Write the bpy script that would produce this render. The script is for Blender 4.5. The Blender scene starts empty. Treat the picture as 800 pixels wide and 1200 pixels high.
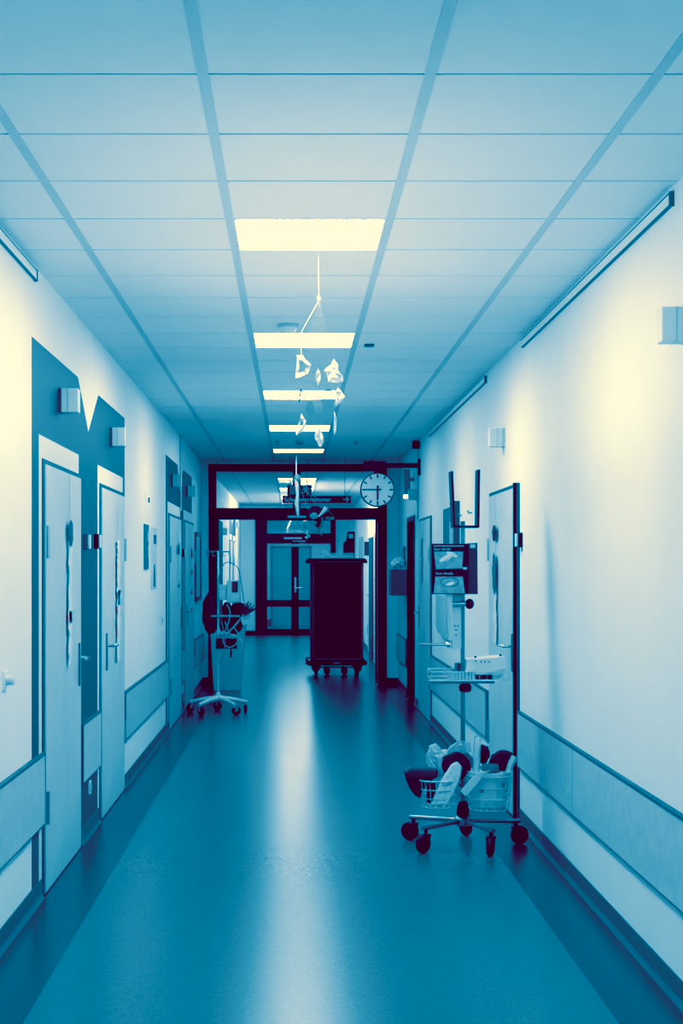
import bpy, bmesh, math, random
from mathutils import Vector, Matrix, noise
random.seed(7)
S = bpy.context.scene
C = S.collection
PI = math.pi
# ---------------------------------------------------------------- dimensions (metres)
F, VX, VY, EYE = 1760.0, 343.0, 664.0, 1.60      # focal length in px of an 800x1200 frame, vanishing point, eye height
XL, XR, TOP = -1.22, 1.42, 3.02                  # corridor walls and ceiling
D0, D1, D2, D3 = -4.0, 20.26, 35.2, 41.0         # rear wall, glazed screen, glazed door, end room
def ZL(x, X=XL): return F*X/(x-VX)               # depth of a point on a side wall
def HT(y, d): return EYE-(y-VY)*d/F              # height of a point at a given depth
def XX(x, d): return (x-VX)*d/F

# ---------------------------------------------------------------- materials
def mat(name, g, rough=.6, metal=0, var=0, scale=8, emit=0, alpha=1, trans=0, bump=0, bscale=60, spec=.5):
    m = bpy.data.materials.new(name); m.use_nodes = True
    nt = m.node_tree; b = nt.nodes['Principled BSDF']
    col = g if isinstance(g, tuple) else (g, g, g)
    b.inputs['Base Color'].default_value = (*col, 1)
    b.inputs['Roughness'].default_value = rough
    b.inputs['Metallic'].default_value = metal
    b.inputs['Specular IOR Level'].default_value = spec
    b.inputs['Alpha'].default_value = alpha
    b.inputs['Transmission Weight'].default_value = trans
    if var or bump:
        tc = nt.nodes.new('ShaderNodeTexCoord')
        n = nt.nodes.new('ShaderNodeTexNoise'); n.inputs['Scale'].default_value = scale; n.inputs['Detail'].default_value = 5
        nt.links.new(tc.outputs['Object'], n.inputs['Vector'])
        if var:
            r = nt.nodes.new('ShaderNodeValToRGB')
            r.color_ramp.elements[0].position = .3; r.color_ramp.elements[1].position = .7
            r.color_ramp.elements[0].color = (*[c*(1-var) for c in col], 1)
            r.color_ramp.elements[1].color = (*[min(1, c*(1+var)) for c in col], 1)
            nt.links.new(n.outputs['Fac'], r.inputs['Fac']); nt.links.new(r.outputs['Color'], b.inputs['Base Color'])
        if bump:
            n2 = nt.nodes.new('ShaderNodeTexNoise'); n2.inputs['Scale'].default_value = bscale
            nt.links.new(tc.outputs['Object'], n2.inputs['Vector'])
            bp = nt.nodes.new('ShaderNodeBump'); bp.inputs['Strength'].default_value = bump; bp.inputs['Distance'].default_value = .01
            nt.links.new(n2.outputs['Fac'], bp.inputs['Height']); nt.links.new(bp.outputs['Normal'], b.inputs['Normal'])
    if emit:
        b.inputs['Emission Color'].default_value = (1, 1, 1, 1); b.inputs['Emission Strength'].default_value = emit
    return m
M = dict(
    wall=mat('wall_paint', .86, .75, var=.015, scale=3, bump=.05, bscale=220),
    wall_dim=mat('wall_paint_tinted', .8, .7),
    ceil=mat('ceiling_tile', .74, .8, var=.01, bump=.05, bscale=300),
    band=mat('ceiling_band', .50, .5), gap=mat('ceiling_joint', .36, .7),
    mural=mat('mural_paint', .062, .55, var=.12, scale=60, bump=.2, bscale=150),
    surround=mat('door_surround_paint', .78, .6),
    leaf=mat('door_laminate', .62, .42, var=.04, scale=4),
    dark=mat('dark_frame', .008, .55, spec=.25), darkjamb=mat('door_jamb', .045, .45),
    rail=mat('wall_guard', .56, .5, var=.05, scale=14), railedge=mat('wall_guard_edge', .10, .5),
    base=mat('baseboard_vinyl', .09, .45), cove=mat('cove_vinyl', .075, .4),
    metal=mat('brushed_metal', .55, .28, 1), chrome=mat('chrome', .75, .14, 1), steel=mat('dull_steel', .22, .35, 1),
    white=mat('white_plastic', .72, .4), light=mat('pale_plastic', .5, .45), grey=mat('grey_plastic', .25, .5),
    blue=mat('mid_plastic', .14, .45), black=mat('black_rubber', .006, .6, spec=.25), soft=mat('black_fabric', .007, .9),
    purple=mat('dark_panel', .03, .55, spec=.3), cart=mat('cart_panel', .006, .5, spec=.2), edge=mat('cart_edge', .26, .5),
    paper=mat('paper', .62, .8), ink=mat('ink', .03, .8),
    print=mat('package_print', .34, .5, var=.25, scale=30),
    film=mat('crumpled_film', .7, .18, alpha=.55, bump=1, bscale=40, spec=1),
    filmw=mat('white_film_packet', .72, .3, bump=.5, bscale=40),
    shell=mat('pale_shell', .44, .5, var=.45, scale=45), disc=mat('translucent_disc', .10, .4, alpha=.6),
    armsteel=mat('tube_steel', .3, .3, 1), wire=mat('coated_wire', .6, .35),
    shell_white=mat('enamel_white', .85, .4),
    nylon=mat('nylon', .6, .3, alpha=.12),
    linen=mat('bin_side', .6, .6, var=.05), mop=mat('blue_cloth', .12, .8),
    wood=mat('mobile_wood', .2, .6),
)
def glassmat():
    m = bpy.data.materials.new('pane_glass'); m.use_nodes = True
    nt = m.node_tree; nt.nodes.clear()
    o = nt.nodes.new('ShaderNodeOutputMaterial'); t = nt.nodes.new('ShaderNodeBsdfTransparent')
    g = nt.nodes.new('ShaderNodeBsdfGlossy'); g.inputs['Roughness'].default_value = .02
    fr = nt.nodes.new('ShaderNodeFresnel'); mx = nt.nodes.new('ShaderNodeMixShader')
    t.inputs['Color'].default_value = (.92, .92, .92, 1)
    nt.links.new(fr.outputs[0], mx.inputs[0]); nt.links.new(t.outputs[0], mx.inputs[1]); nt.links.new(g.outputs[0], mx.inputs[2])
    nt.links.new(mx.outputs[0], o.inputs['Surface']); return m
M['glass'] = glassmat()
def floormat(name, g, rough):
    m = bpy.data.materials.new(name); m.use_nodes = True
    nt = m.node_tree; b = nt.nodes['Principled BSDF']
    tc = nt.nodes.new('ShaderNodeTexCoord')
    n = nt.nodes.new('ShaderNodeTexNoise'); n.inputs['Scale'].default_value = 90; n.inputs['Detail'].default_value = 3
    nt.links.new(tc.outputs['Object'], n.inputs['Vector'])
    r = nt.nodes.new('ShaderNodeValToRGB')
    r.color_ramp.elements[0].position = .35; r.color_ramp.elements[1].position = .68
    r.color_ramp.elements[0].color = (g*.92,)*3+(1,); r.color_ramp.elements[1].color = (g*1.09,)*3+(1,)
    nt.links.new(n.outputs['Fac'], r.inputs['Fac']); nt.links.new(r.outputs['Color'], b.inputs['Base Color'])
    n2 = nt.nodes.new('ShaderNodeTexNoise'); n2.inputs['Scale'].default_value = 2.2
    nt.links.new(tc.outputs['Object'], n2.inputs['Vector'])
    mr = nt.nodes.new('ShaderNodeMapRange'); mr.inputs['To Min'].default_value = rough; mr.inputs['To Max'].default_value = rough*1.01
    b.inputs['Roughness'].default_value = rough
    b.inputs['Specular IOR Level'].default_value = .32
    return m
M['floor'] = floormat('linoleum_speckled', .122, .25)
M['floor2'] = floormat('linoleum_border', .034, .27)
def diffmat(name, e):
    """lamp diffuser with a faint prismatic grid"""
    m = bpy.data.materials.new(name); m.use_nodes = True
    nt = m.node_tree; b = nt.nodes['Principled BSDF']
    b.inputs['Base Color'].default_value = (.8, .8, .8, 1)
    tc = nt.nodes.new('ShaderNodeTexCoord'); ck = nt.nodes.new('ShaderNodeTexBrick')
    ck.offset = 0; ck.inputs['Scale'].default_value = 1; ck.inputs['Brick Width'].default_value = .1; ck.inputs['Row Height'].default_value = .1
    ck.inputs['Mortar Size'].default_value = .004
    ck.inputs['Color1'].default_value = (1, 1, 1, 1); ck.inputs['Color2'].default_value = (.93, .93, .93, 1); ck.inputs['Mortar'].default_value = (.8, .8, .8, 1)
    nt.links.new(tc.outputs['Object'], ck.inputs['Vector']); nt.links.new(ck.outputs['Color'], b.inputs['Emission Color'])
    b.inputs['Emission Strength'].default_value = e
    return m

# ---------------------------------------------------------------- mesh builder
class MB:
    def __init__(s): s.b = bmesh.new(); s.mi = 0
    def _f(s, vs):
        try:
            f = s.b.faces.new(vs); f.material_index = s.mi; return f
        except ValueError: return None
    def box(s, x0, x1, y0, y1, z0, z1):
        x0, x1 = sorted((x0, x1)); y0, y1 = sorted((y0, y1)); z0, z1 = sorted((z0, z1))
        v = [s.b.verts.new(p) for p in ((x0,y0,z0),(x1,y0,z0),(x1,y1,z0),(x0,y1,z0),(x0,y0,z1),(x1,y0,z1),(x1,y1,z1),(x0,y1,z1))]
        for q in ((3,2,1,0),(4,5,6,7),(0,1,5,4),(1,2,6,5),(2,3,7,6),(3,0,4,7)): s._f([v[i] for i in q])
        return s
    def obox(s, c, size, rx=0, ry=0, rz=0):
        R = Matrix.Rotation(rz,3,'Z') @ Matrix.Rotation(ry,3,'Y') @ Matrix.Rotation(rx,3,'X')
        a, b_, c_ = (q/2 for q in size); c = Vector(c)
        v = [s.b.verts.new(c + R @ Vector(p)) for p in ((-a,-b_,-c_),(a,-b_,-c_),(a,b_,-c_),(-a,b_,-c_),(-a,-b_,c_),(a,-b_,c_),(a,b_,c_),(-a,b_,c_))]
        for q in ((3,2,1,0),(4,5,6,7),(0,1,5,4),(1,2,6,5),(2,3,7,6),(3,0,4,7)): s._f([v[i] for i in q])
        return s
    def tube(s, pts, r, n=8, closed=False, cap=True):
        pts = [Vector(p) for p in pts]; N = len(pts)
        rs = r if isinstance(r, (list, tuple)) else [r]*N
        rings = []; up = None
        for i, p in enumerate(pts):
            a = pts[(i-1) % N] if (closed or i) else p
            c = pts[(i+1) % N] if (closed or i < N-1) else p
            d = (c-a).normalized()
            if up is None: up = Vector((0,0,1)) if abs(d.z) < .9 else Vector((1,0,0))
            u = (up - d*up.dot(d)).normalized(); up = u; w = d.cross(u)
            rings.append([s.b.verts.new(p + (u*math.cos(2*PI*k/n) + w*math.sin(2*PI*k/n))*rs[i]) for k in range(n)])
        for i in range(N if closed else N-1):
            A, B = rings[i], rings[(i+1) % N]
            for k in range(n): s._f([A[k], A[(k+1)%n], B[(k+1)%n], B[k]])
        if cap and not closed: s._f(rings[0][::-1]); s._f(rings[-1])
        return s
    def lathe(s, c, prof, n=24, axis='Z'):
        """prof: list of (radius, height) along axis"""
        c = Vector(c); rings = []
        for r, h in prof:
            ring = []
            for k in range(n):
                a = 2*PI*k/n; p = (r*math.cos(a), r*math.sin(a), h)
                if axis == 'Y': p = (p[0], p[2], p[1])
                if axis == 'X': p = (p[2], p[0], p[1])
                ring.append(s.b.verts.new(c + Vector(p)))
            rings.append(ring)
        for A, B in zip(rings, rings[1:]):
            for k in range(n): s._f([A[k], A[(k+1)%n], B[(k+1)%n], B[k]])
        s._f(rings[0][::-1]); s._f(rings[-1]); return s
    def prism(s, poly, plane, t0, t1):
        """poly (a,b) extruded between t0 and t1 along normal; plane 'X': (y,z), 'Y': (x,z), 'Z': (x,y)"""
        f = {'X': lambda a,b,t:(t,a,b), 'Y': lambda a,b,t:(a,t,b), 'Z': lambda a,b,t:(a,b,t)}[plane]
        A = [s.b.verts.new(f(a,b,t0)) for a,b in poly]; B = [s.b.verts.new(f(a,b,t1)) for a,b in poly]
        s._f(A); s._f(B[::-1])
        for k in range(len(poly)): s._f([A[k], B[k], B[(k+1)%len(poly)], A[(k+1)%len(poly)]])
        return s
    def blob(s, c, size, seed=0, amp=.25, freq=2.0, sub=3, rz=0, ry=0):
        t = bmesh.new(); bmesh.ops.create_icosphere(t, subdivisions=sub, radius=1)
        R = Matrix.Rotation(rz,3,'Z') @ Matrix.Rotation(ry,3,'Y'); off = Vector((seed*3.7, seed*1.3, seed*7.1)); mp = {}
        for v in t.verts:
            k = 1 + amp*noise.noise(v.co*freq+off) + amp*.5*noise.noise(v.co*freq*2.7+off)
            p = v.co*k
            mp[v.index] = s.b.verts.new(Vector(c) + R @ Vector((p.x*size[0], p.y*size[1], p.z*size[2])))
        for f in t.faces: s._f([mp[v.index] for v in f.verts])
        t.free(); return s
    def build(s, name, mats, parent=None, smooth=False, bevel=0):
        bmesh.ops.recalc_face_normals(s.b, faces=s.b.faces)
        off = Vector((0,0,0)); p = parent
        while p is not None: off += p.location; p = p.parent
        if parent is None:      # origin at the base centre
            co = [v.co for v in s.b.verts]
            off = Vector(((min(c.x for c in co)+max(c.x for c in co))/2, (min(c.y for c in co)+max(c.y for c in co))/2, min(c.z for c in co)))
        for v in s.b.verts: v.co -= off
        me = bpy.data.meshes.new(name)
        s.b.to_mesh(me); s.b.free()
        for m in (mats if isinstance(mats, (list, tuple)) else [mats]): me.materials.append(M[m] if isinstance(m, str) else m)
        if smooth:
            for f in me.polygons: f.use_smooth = True
        o = bpy.data.objects.new(name, me); C.objects.link(o)
        if parent is not None: o.parent = parent
        else: o.location = off
        if smooth: me.set_sharp_from_angle(angle=math.radians(40))
        if bevel:
            bv = o.modifiers.new('bevel', 'BEVEL'); bv.width = bevel; bv.segments = 2; bv.limit_method = 'ANGLE'
        return o
def tag(o, label=None, cat=None, group=None, kind=None):
    for k, v in (('label', label), ('category', cat), ('group', group), ('kind', kind)):
        if v: o[k] = v
    return o
def thing(name, loc, label, cat, group=None):
    o = bpy.data.objects.new(name, None); o.location = loc; o.empty_display_size = .05; C.objects.link(o)
    return tag(o, label, cat, group)
def struct(o): o['kind'] = 'structure'; return o
def dup(root, loc, label, group=None):
    c = root.copy(); C.objects.link(c); c.location = loc; c['label'] = label
    if group: c['group'] = group
    for ch in [o for o in bpy.data.objects if o.parent is root]:
        k = ch.copy(); C.objects.link(k); k.parent = c
        for g in [o for o in bpy.data.objects if o.parent is ch]:
            q = g.copy(); C.objects.link(q); q.parent = k
    return c
def text(name, s, size, loc, m, parent, rot=(PI/2,0,0), align='LEFT'):
    cu = bpy.data.curves.new(name, 'FONT'); cu.body = s; cu.size = size; cu.extrude = .001; cu.align_x = align
    t = bpy.data.objects.new(name, cu); C.objects.link(t)
    bpy.context.view_layer.update()
    me = bpy.data.meshes.new_from_object(t.evaluated_get(bpy.context.evaluated_depsgraph_get()))
    bpy.data.objects.remove(t); me.materials.clear(); me.materials.append(M[m])
    o = bpy.data.objects.new(name, me); C.objects.link(o); o.parent = parent
    off = Vector((0,0,0)); p = parent
    while p is not None: off += p.location; p = p.parent
    o.location = Vector(loc)-off; o.rotation_euler = rot
    return o
def oval(cx, cy, z, a, b, n=20, sq=2.6):
    out = []
    for k in range(n):
        t = 2*PI*k/n; c, s_ = math.cos(t), math.sin(t)
        out.append((cx+a*math.copysign(abs(c)**(2/sq), c), cy+b*math.copysign(abs(s_)**(2/sq), s_), z))
    return out

# ================================================================= THE SETTING
# floor: speckled field, darker border strips
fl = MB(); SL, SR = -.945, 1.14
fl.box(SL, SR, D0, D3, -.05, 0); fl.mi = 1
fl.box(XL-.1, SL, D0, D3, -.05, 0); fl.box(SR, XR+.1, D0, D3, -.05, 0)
fl.box(XR+.1, XR+2.2, 16.5, 20, -.05, 0)
struct(fl.build('floor', ['floor', 'floor2']))

# ceiling: rows of square metal tiles with lengthwise bands; the light bays stay open
LIGHTS = [6.13+3*k for k in range(-3, 10)]
XB = [-.915, -.259, .397, 1.053]
ce = MB(); ce.mi = 2; ce.box(XL-.1, XR+.1, D0, D3, TOP+.10, TOP+.16)
ce.mi = 1
for x in XB: ce.box(x-.017, x+.017, D0, D3, TOP-.002, TOP+.1)
cols = [(XL, XB[0]-.017)] + [(a+.017, b-.017) for a, b in zip(XB, XB[1:])] + [(XB[3]+.017, XR)]
ce.mi = 2
for i, (a, b) in enumerate(cols):
    if i != 2: ce.box(a, b, D0, D3, TOP+.006, TOP+.012)
d = 6.13-.6*17
while d < D3:
    lit = any(abs(d-L) < .1 for L in LIGHTS)
    for i, (a, b) in enumerate(cols):
        if i == 2 and lit: continue
        ce.mi = 0; ce.box(a, b, max(d+.006, D0), min(d+.594, D3), TOP, TOP+.02)
        if i == 2: ce.mi = 2; ce.box(a, b, max(d-.006, D0), min(d+.606, D3), TOP+.006, TOP+.012)
    d += .6
struct(ce.build('ceiling', ['ceil', 'band', 'gap']))

# walls
wl = MB(); wl.box(XL-.1, XL, D0, D3, 0, TOP+.15); wall_left = struct(wl.build('wall_left', 'wall'))
OP0, OP1 = 17.55, 18.5           # open doorway on the right
wr = MB(); wr.box(XR, XR+.1, D0, OP0, 0, TOP+.15); wr.box(XR, XR+.1, OP1, D3, 0, TOP+.15); wr.box(XR, XR+.1, OP0, OP1, 2.13, TOP+.15)
wall_right = struct(wr.build('wall_right', 'wall'))
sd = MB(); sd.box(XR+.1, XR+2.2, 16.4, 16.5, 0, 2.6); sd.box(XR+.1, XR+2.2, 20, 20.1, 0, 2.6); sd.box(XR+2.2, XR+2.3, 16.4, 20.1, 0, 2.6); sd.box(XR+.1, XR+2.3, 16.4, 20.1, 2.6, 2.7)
struct(sd.build('wall_side_room', 'dark'))  # near-black walls put the darkness of the unlit room into the colour
wb = MB(); wb.box(XL-.1, XR+.1, D0-.1, D0, -.05, TOP+.15); struct(wb.build('wall_rear', 'wall'))
we = MB(); we.box(XL-.1, XR+.1, D3, D3+.1, -.05, TOP+.15); struct(we.build('wall_end', 'wall'))
# frontal wall beside the glazed screen and around the far door
PX0, PX1 = -1.134, 1.266
wf = MB(); wf.box(XL, PX0, D1, D1+.2, 0, TOP); wf.box(PX1, XR, D1, D1+.2, 0, TOP); wf.box(PX0, PX1, D1, D1+.2, 2.98, TOP)
struct(wf.build('wall_screen_sides', 'wall'))
QX0, QX1 = -.88, 1.0
wq = MB(); wq.box(XL, QX0, D2, D2+.2, 0, TOP); wq.box(QX1, XR, D2, D2+.2, 0, TOP); wq.box(QX0, QX1, D2, D2+.2, 2.72, TOP)
struct(wq.build('wall_far_door_sides', 'wall_dim'))

# door table: side, near depth, far depth
DOORS_L = [(7.33, 8.54), (9.49, 10.75), (14.72, 16.25), (16.85, 18.35)]
def skirting(side, spans, nm):
    b = MB(); X = XL if side < 0 else XR; s_ = -side
    for a, c in spans:
        b.mi = 0; b.box(X, X+s_*.006, a, c, .0, .09)
        b.mi = 1; b.prism([(X, 0), (X+s_*.022, 0), (X+s_*.016, .006), (X+s_*.006, .02), (X, .02)], 'Y', a, c)
    struct(b.build(nm, ['base', 'cove']))
skirting(-1, [(D0, 7.26), (8.6, 9.42), (10.8, 14.65), (16.3, 16.8), (18.4, D1), (D1+.2, D2)], 'baseboard_left')
skirting(1, [(D0, 9.42), (10.82, 15.35), (16.85, OP0-.06), (OP1+.06, D1), (D1+.2, D2)], 'baseboard_right')
b = MB(); b.box(XL, PX0, D1-.008, D1, 0, .1); b.box(PX1, XR, D1-.008, D1, 0, .1); struct(b.build('baseboard_screen', 'dark'))
b = MB(); b.box(XL, QX0, D2-.008, D2, 0, .1); b.box(QX1, XR, D2-.008, D2, 0, .1); struct(b.build('baseboard_far_wall', 'dark'))

# wall guards (wide crash boards)
TR = [0]
def guard(side, a, c):
    X = XL if side < 0 else XR; s_ = -side
    b = MB(); b.box(X, X+s_*.022, a, c, .36, .69); b.mi = 1
    b.box(X, X+s_*.024, a, c, .688, .70); b.box(X, X+s_*.0235, a-.006, a+.004, .36, .70); b.box(X, X+s_*.0235, c-.004, c+.006, .36, .70)
    b.box(X, X+s_*.021, a, c, .352, .36)
    k = a + 1.9
    while k < c-.5: b.box(X, X+s_*.0225, k, k+.003, .36, .69); k += 2.4
    TR[0] += 1; struct(b.build('trim_%d' % TR[0], ['rail', 'railedge']))
for a, c in ((D0+.01, 7.27), (8.6, 9.40), (10.79, 14.5), (16.32, 16.72), (18.45, D1-.01), (D1+.3, 24.5)): guard(-1, a, c)
for a, c in ((D0+.01, 9.36), (10.9, 15.3), (18.7, D1-.01), (D1+.25, 24)): guard(1, a, c)

# painted murals round the left doors
M['mural_dark'] = mat('mural_paint_dark', .035, .6, var=.1, scale=60)
def mural(d0, dv0, dv, dv1, d1, nm, m='mural'):
    b = MB()
    b.prism([(d0, 0), (d1, 0), (d1, 2.675), (dv1, 2.675), (dv, 2.40), (dv0, 2.675), (d0, 2.675)], 'X', XL, XL+.002)
    return b.build(nm, m, wall_left)
mural(7.02, 8.52, 8.96, 9.42, 10.88, 'painted_panel')
mural(14.42, 15.85, 16.2, 16.65, 18.1, 'painted_panel', 'mural_dark')
mural(28.7, 29.9, 30.3, 30.6, 32.0, 'painted_panel')

# doors (each: dark rebate, surround paint, leaf, hinges, handle)
DN = [0]
def door(side, a, c, handle, surround=True, jamb=.03, leaf='leaf', lever=.1):
    DN[0] += 1; X = XL if side < 0 else XR; s_ = -side
    root = bpy.data.objects.new('door_%d' % DN[0], None); root.location = (X, a, 0); C.objects.link(root); struct(root)
    if surround:
        b = MB(); b.box(X, X+s_*.004, a-.13, a, 0, 2.235); b.box(X, X+s_*.004, a, c-.01, 2.1, 2.235); b.build('surround', 'surround', root)
    b = MB(); b.box(X, X+s_*.010, a-jamb-.02, c+jamb*.4, 0, 2.125); b.build('door_frame', 'darkjamb', root)
    if jamb == .09: b = MB(); b.box(X, X+s_*.028, a-.03, a-.002, 0, 2.13); b.build('door_post', 'dark', root)
    b = MB(); b.box(X+s_*.003, X+s_*.017, a, c, .008, 2.10); b.build('door_leaf', leaf, root, bevel=.002)
    hd, sg = (c-.09, -1) if handle == 'far' else (a+.09 if lever == .1 else a+.2, 1)
    b = MB(); b.box(X+s_*.017, X+s_*.024, hd-.022, hd+.022, .93, 1.17); b.build('handle_plate', 'steel', root, bevel=.002)
    b = MB(); b.tube([(X+s_*.02, hd, 1.09), (X+s_*.065, hd, 1.09), (X+s_*.075, hd+sg*.015, 1.09), (X+s_*.075, hd+sg*.125, 1.09)], .0095, 10)
    b.build('door_handle', 'chrome', root, smooth=True)
    hh = a+.012 if handle == 'far' else c-.012
    for z in (.42, 1.72):
        b = MB(); b.tube([(X+s_*.023, hh, z-.08), (X+s_*.023, hh, z+.08)], .009, 10); b.build('hinge', 'metal', root, smooth=True)
    return root
door(-1, *DOORS_L[0], 'far'); door(-1, *DOORS_L[1], 'near', lever=.2); door(-1, *DOORS_L[2], 'far'); door(-1, *DOORS_L[3], 'near', lever=.2)
door(-1, 23.4, 24.6, 'far'); door(-1, 28.95, 29.9, 'far'); door(-1, 30.7, 31.7, 'far')
door(1, 9.51, 10.76, 'near', surround=False, jamb=.09)
door(1, 15.42, 16.78, 'far', surround=False, jamb=.05)
door(1, 27.0, 28.2, 'near', surround=False)
# frame of the open doorway + its leaf swung into the dark side room
b = MB(); b.box(XR-.012, XR+.11, OP0-.07, OP0, 0, 2.2); b.box(XR-.012, XR+.11, OP1, OP1+.07, 0, 2.2); b.box(XR-.012, XR+.11, OP0, OP1, 2.13, 2.2)
struct(b.build('door_11', 'dark'))
# wide recess with an open dark door in the further corridor
b = MB(); b.box(XR-.06, XR, 24.9, 26.9, 0, 2.15); b.mi = 1; b.box(XR-.075, XR-.06, 25.4, 26.6, .02, 2.1)
struct(b.build('door_12', ['leaf', 'purple']))
b = MB(); b.box(XR-.05, XR, 22.0, 23.2, 0, 2.12); b.mi = 1; b.tube([(XR-.05,22.15,1.08),(XR-.11,22.15,1.08),(XR-.11,22.3,1.08)], .012, 8); struct(b.build('door_13', ['leaf', 'steel']))

# glazed screen across the corridor, opening below the transom
scr = bpy.data.objects.new('window_1', None); scr.location = (0, D1, 0); C.objects.link(scr); struct(scr)
b = MB(); dd = (D1-.02, D1+.1)
b.box(PX0, PX0+.10, *dd, 0, 2.98); b.box(PX1-.115, PX1, *dd, 0, 2.98); b.box(PX0, PX1, *dd, 2.885, 2.98); b.box(PX0, PX1, *dd, 2.235, 2.39)
b.box(0, .105, *dd, 2.39, 2.885); b.build('window_frame', 'dark', scr, bevel=.004)
b = MB(); b.box(PX0+.10, PX0+.135, D1+.02, D1+1.15, .02, 2.235); b.build('open_leaf', 'dark', scr)
b = MB(); b.box(PX1-.15, PX1-.115, D1+.04, D1+.10, .02, 2.235); b.mi = 1; b.box(PX1-.13, PX1-.12, D1-.005, D1+.04, .02, 2.2); b.build('door_stop', ['dark', 'steel'], scr)
for a, c in ((PX0+.10, 0), (.105, PX1-.115)):
    b = MB(); b.box(a, c, D1+.035, D1+.045, 2.39, 2.885); b.build('pane', 'glass', scr)

# far double door with transom
fd = bpy.data.objects.new('door_14', None); fd.location = (0, D2, 0); C.objects.link(fd); struct(fd)
dd = (D2-.03, D2+.06); X = lambda x: XX(x, D2); H = lambda y: HT(y, D2)
b = MB()
b.box(QX0, X(313), *dd, 0, 2.72); b.box(X(387), QX1, *dd, 0, 2.72); b.box(QX0, QX1, *dd, H(610), 2.72)
b.box(X(313), X(387), *dd, H(637), H(625)); b.box(X(341), X(350), *dd, 0, H(637)); b.box(X(313), X(387), *dd, H(711), H(703)); b.box(X(313), X(387), *dd, 0, H(737))
b.mi = 1; b.box(X(300.5), X(311), D2-.036, D2-.03, .1, 2.6)
b.build('door_frame', ['dark', 'cart'], fd)
for x0, x1, y0, y1 in ((313,387,625,610), (313,341,703,637), (350,387,703,637), (313,341,737,711), (350,387,737,711)):
    b = MB(); b.box(X(x0), X(x1), D2+.01, D2+.018, H(y0), H(y1)); b.build('pane', 'glass', fd)
b = MB(); b.tube([(X(346),D2-.03,1.1),(X(346),D2-.09,1.1),(X(354),D2-.09,1.1)], .013, 8); b.box(X(345), X(347), D2-.04, D2-.03, 1.0, 1.35); b.build('door_handle', 'metal', fd)
b = MB(); b.box(X(330), X(362), D2-.10, D2-.03, 2.07, 2.13); b.build('door_closer', 'steel', fd)
# door of the end room seen through the panes
b = MB(); b.box(-.55, .45, D3-.04, D3, 0, 2.1); b.mi = 1; b.box(-.60, -.55, D3-.05, D3, 0, 2.15); b.box(.45, .5, D3-.05, D3, 0, 2.15); b.box(-.6, .5, D3-.05, D3, 2.1, 2.15)
struct(b.build('door_15', ['light', 'grey']))
b = MB(); b.box(XL, XR, D3-.02, D3, 0, .16); struct(b.build('baseboard_end', 'blue'))

# thin trims on the walls near the screen
b = MB(); b.box(XR-.012, XR, 16.96, 16.99, 2.14, TOP); struct(b.build('trim_20', 'steel'))
def duct(name, side, a, c, label):
    X = XL if side < 0 else XR; s_ = -side
    r = thing(name, (X, a, 2.93), label, 'trunking', 'cable trunking under the ceiling')
    b = MB(); b.box(X, X+s_*.014, a, c, 2.952, 2.992); b.build('cover', 'wall', r)
    b = MB(); b.box(X, X+s_*.015, a, c, 2.948, 2.953); b.box(X, X+s_*.015, a, c, 2.992, 2.998); b.build('edge_strip', 'base', r)
    e = c if side < 0 else a
    b = MB(); b.box(X, X+s_*.018, e-.006, e+.006, 2.944, 2.999); b.build('end_cap', 'railedge', r)
duct('cable_trunking', -1, 2.5, 7.08, 'white cable trunking under the ceiling on the left wall')
duct('cable_trunking', 1, 5.6, 9.25, 'longer white cable trunking high on the right wall, nearest the viewer')
duct('cable_trunking', 1, 11.0, 15.6, 'white cable trunking high on the right wall above the second door, farther away')
t = MB(); t.tube([(XL+.012, 16.2, 2.2), (XL+.012, 16.2, TOP)], .011, 8); tag(t.build('conduit_pipe', 'rail'), 'thin vertical conduit pipe rising to the ceiling above the far left doors', 'pipe')

# ================================================================= CEILING LIGHTS
lab = ['', '', '', 'nearest square ceiling light, largest bright panel at the top of the corridor', 'second square ceiling light from the viewer, above the shell mobile',
       'third square ceiling light from the viewer, behind the shell mobile', 'fourth square ceiling light from the viewer, just before the smoke detector', 'fifth square ceiling light, last one before the dark glazed screen',
       'square ceiling light just beyond the glazed screen, seen through its transom', 'second square ceiling light beyond the glazed screen, above the exit sign', 'third square ceiling light beyond the glazed screen, behind the exit sign']
E = {0: 10, 1: 22, 2: 31, 3: 29, 4: 40, 5: 29, 6: 19, 7: 10, 8: 12, 9: 7, 10: 4.5, 11: 3, 12: 1.6}
for k, d in enumerate(LIGHTS):
    if k > 12: break
    L = lab[k] if k < len(lab) and lab[k] else (['rearmost square ceiling light of the corridor, beside the rear wall', 'second square ceiling light from the rear wall', 'square ceiling light just overhead, above the top edge of the photo'][k] if k < 3 else 'square ceiling light hidden high behind the direction sign, %s' % ('nearer one' if k == 11 else 'the farthest, by the double door'))
    r = thing('ceiling_light', (.069, d+.3, TOP), L, 'ceiling light', 'square ceiling lights down the middle of the corridor')
    b = MB(); b.box(-.242, -.236, d, d+.6, TOP-.002, TOP+.08); b.box(.374, .380, d, d+.6, TOP-.002, TOP+.08); b.box(-.236, .374, d, d+.008, TOP-.002, TOP+.08); b.box(-.236, .374, d+.592, d+.6, TOP-.002, TOP+.08)
    b.box(-.242, .38, d, d+.6, TOP+.07, TOP+.08); b.build('housing', 'white', r)
    b = MB(); b.box(-.236, .374, d+.008, d+.592, TOP+.006, TOP+.012); b.build('diffuser', diffmat('diffuser_glow_%d' % k, E[k]), r)

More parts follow.
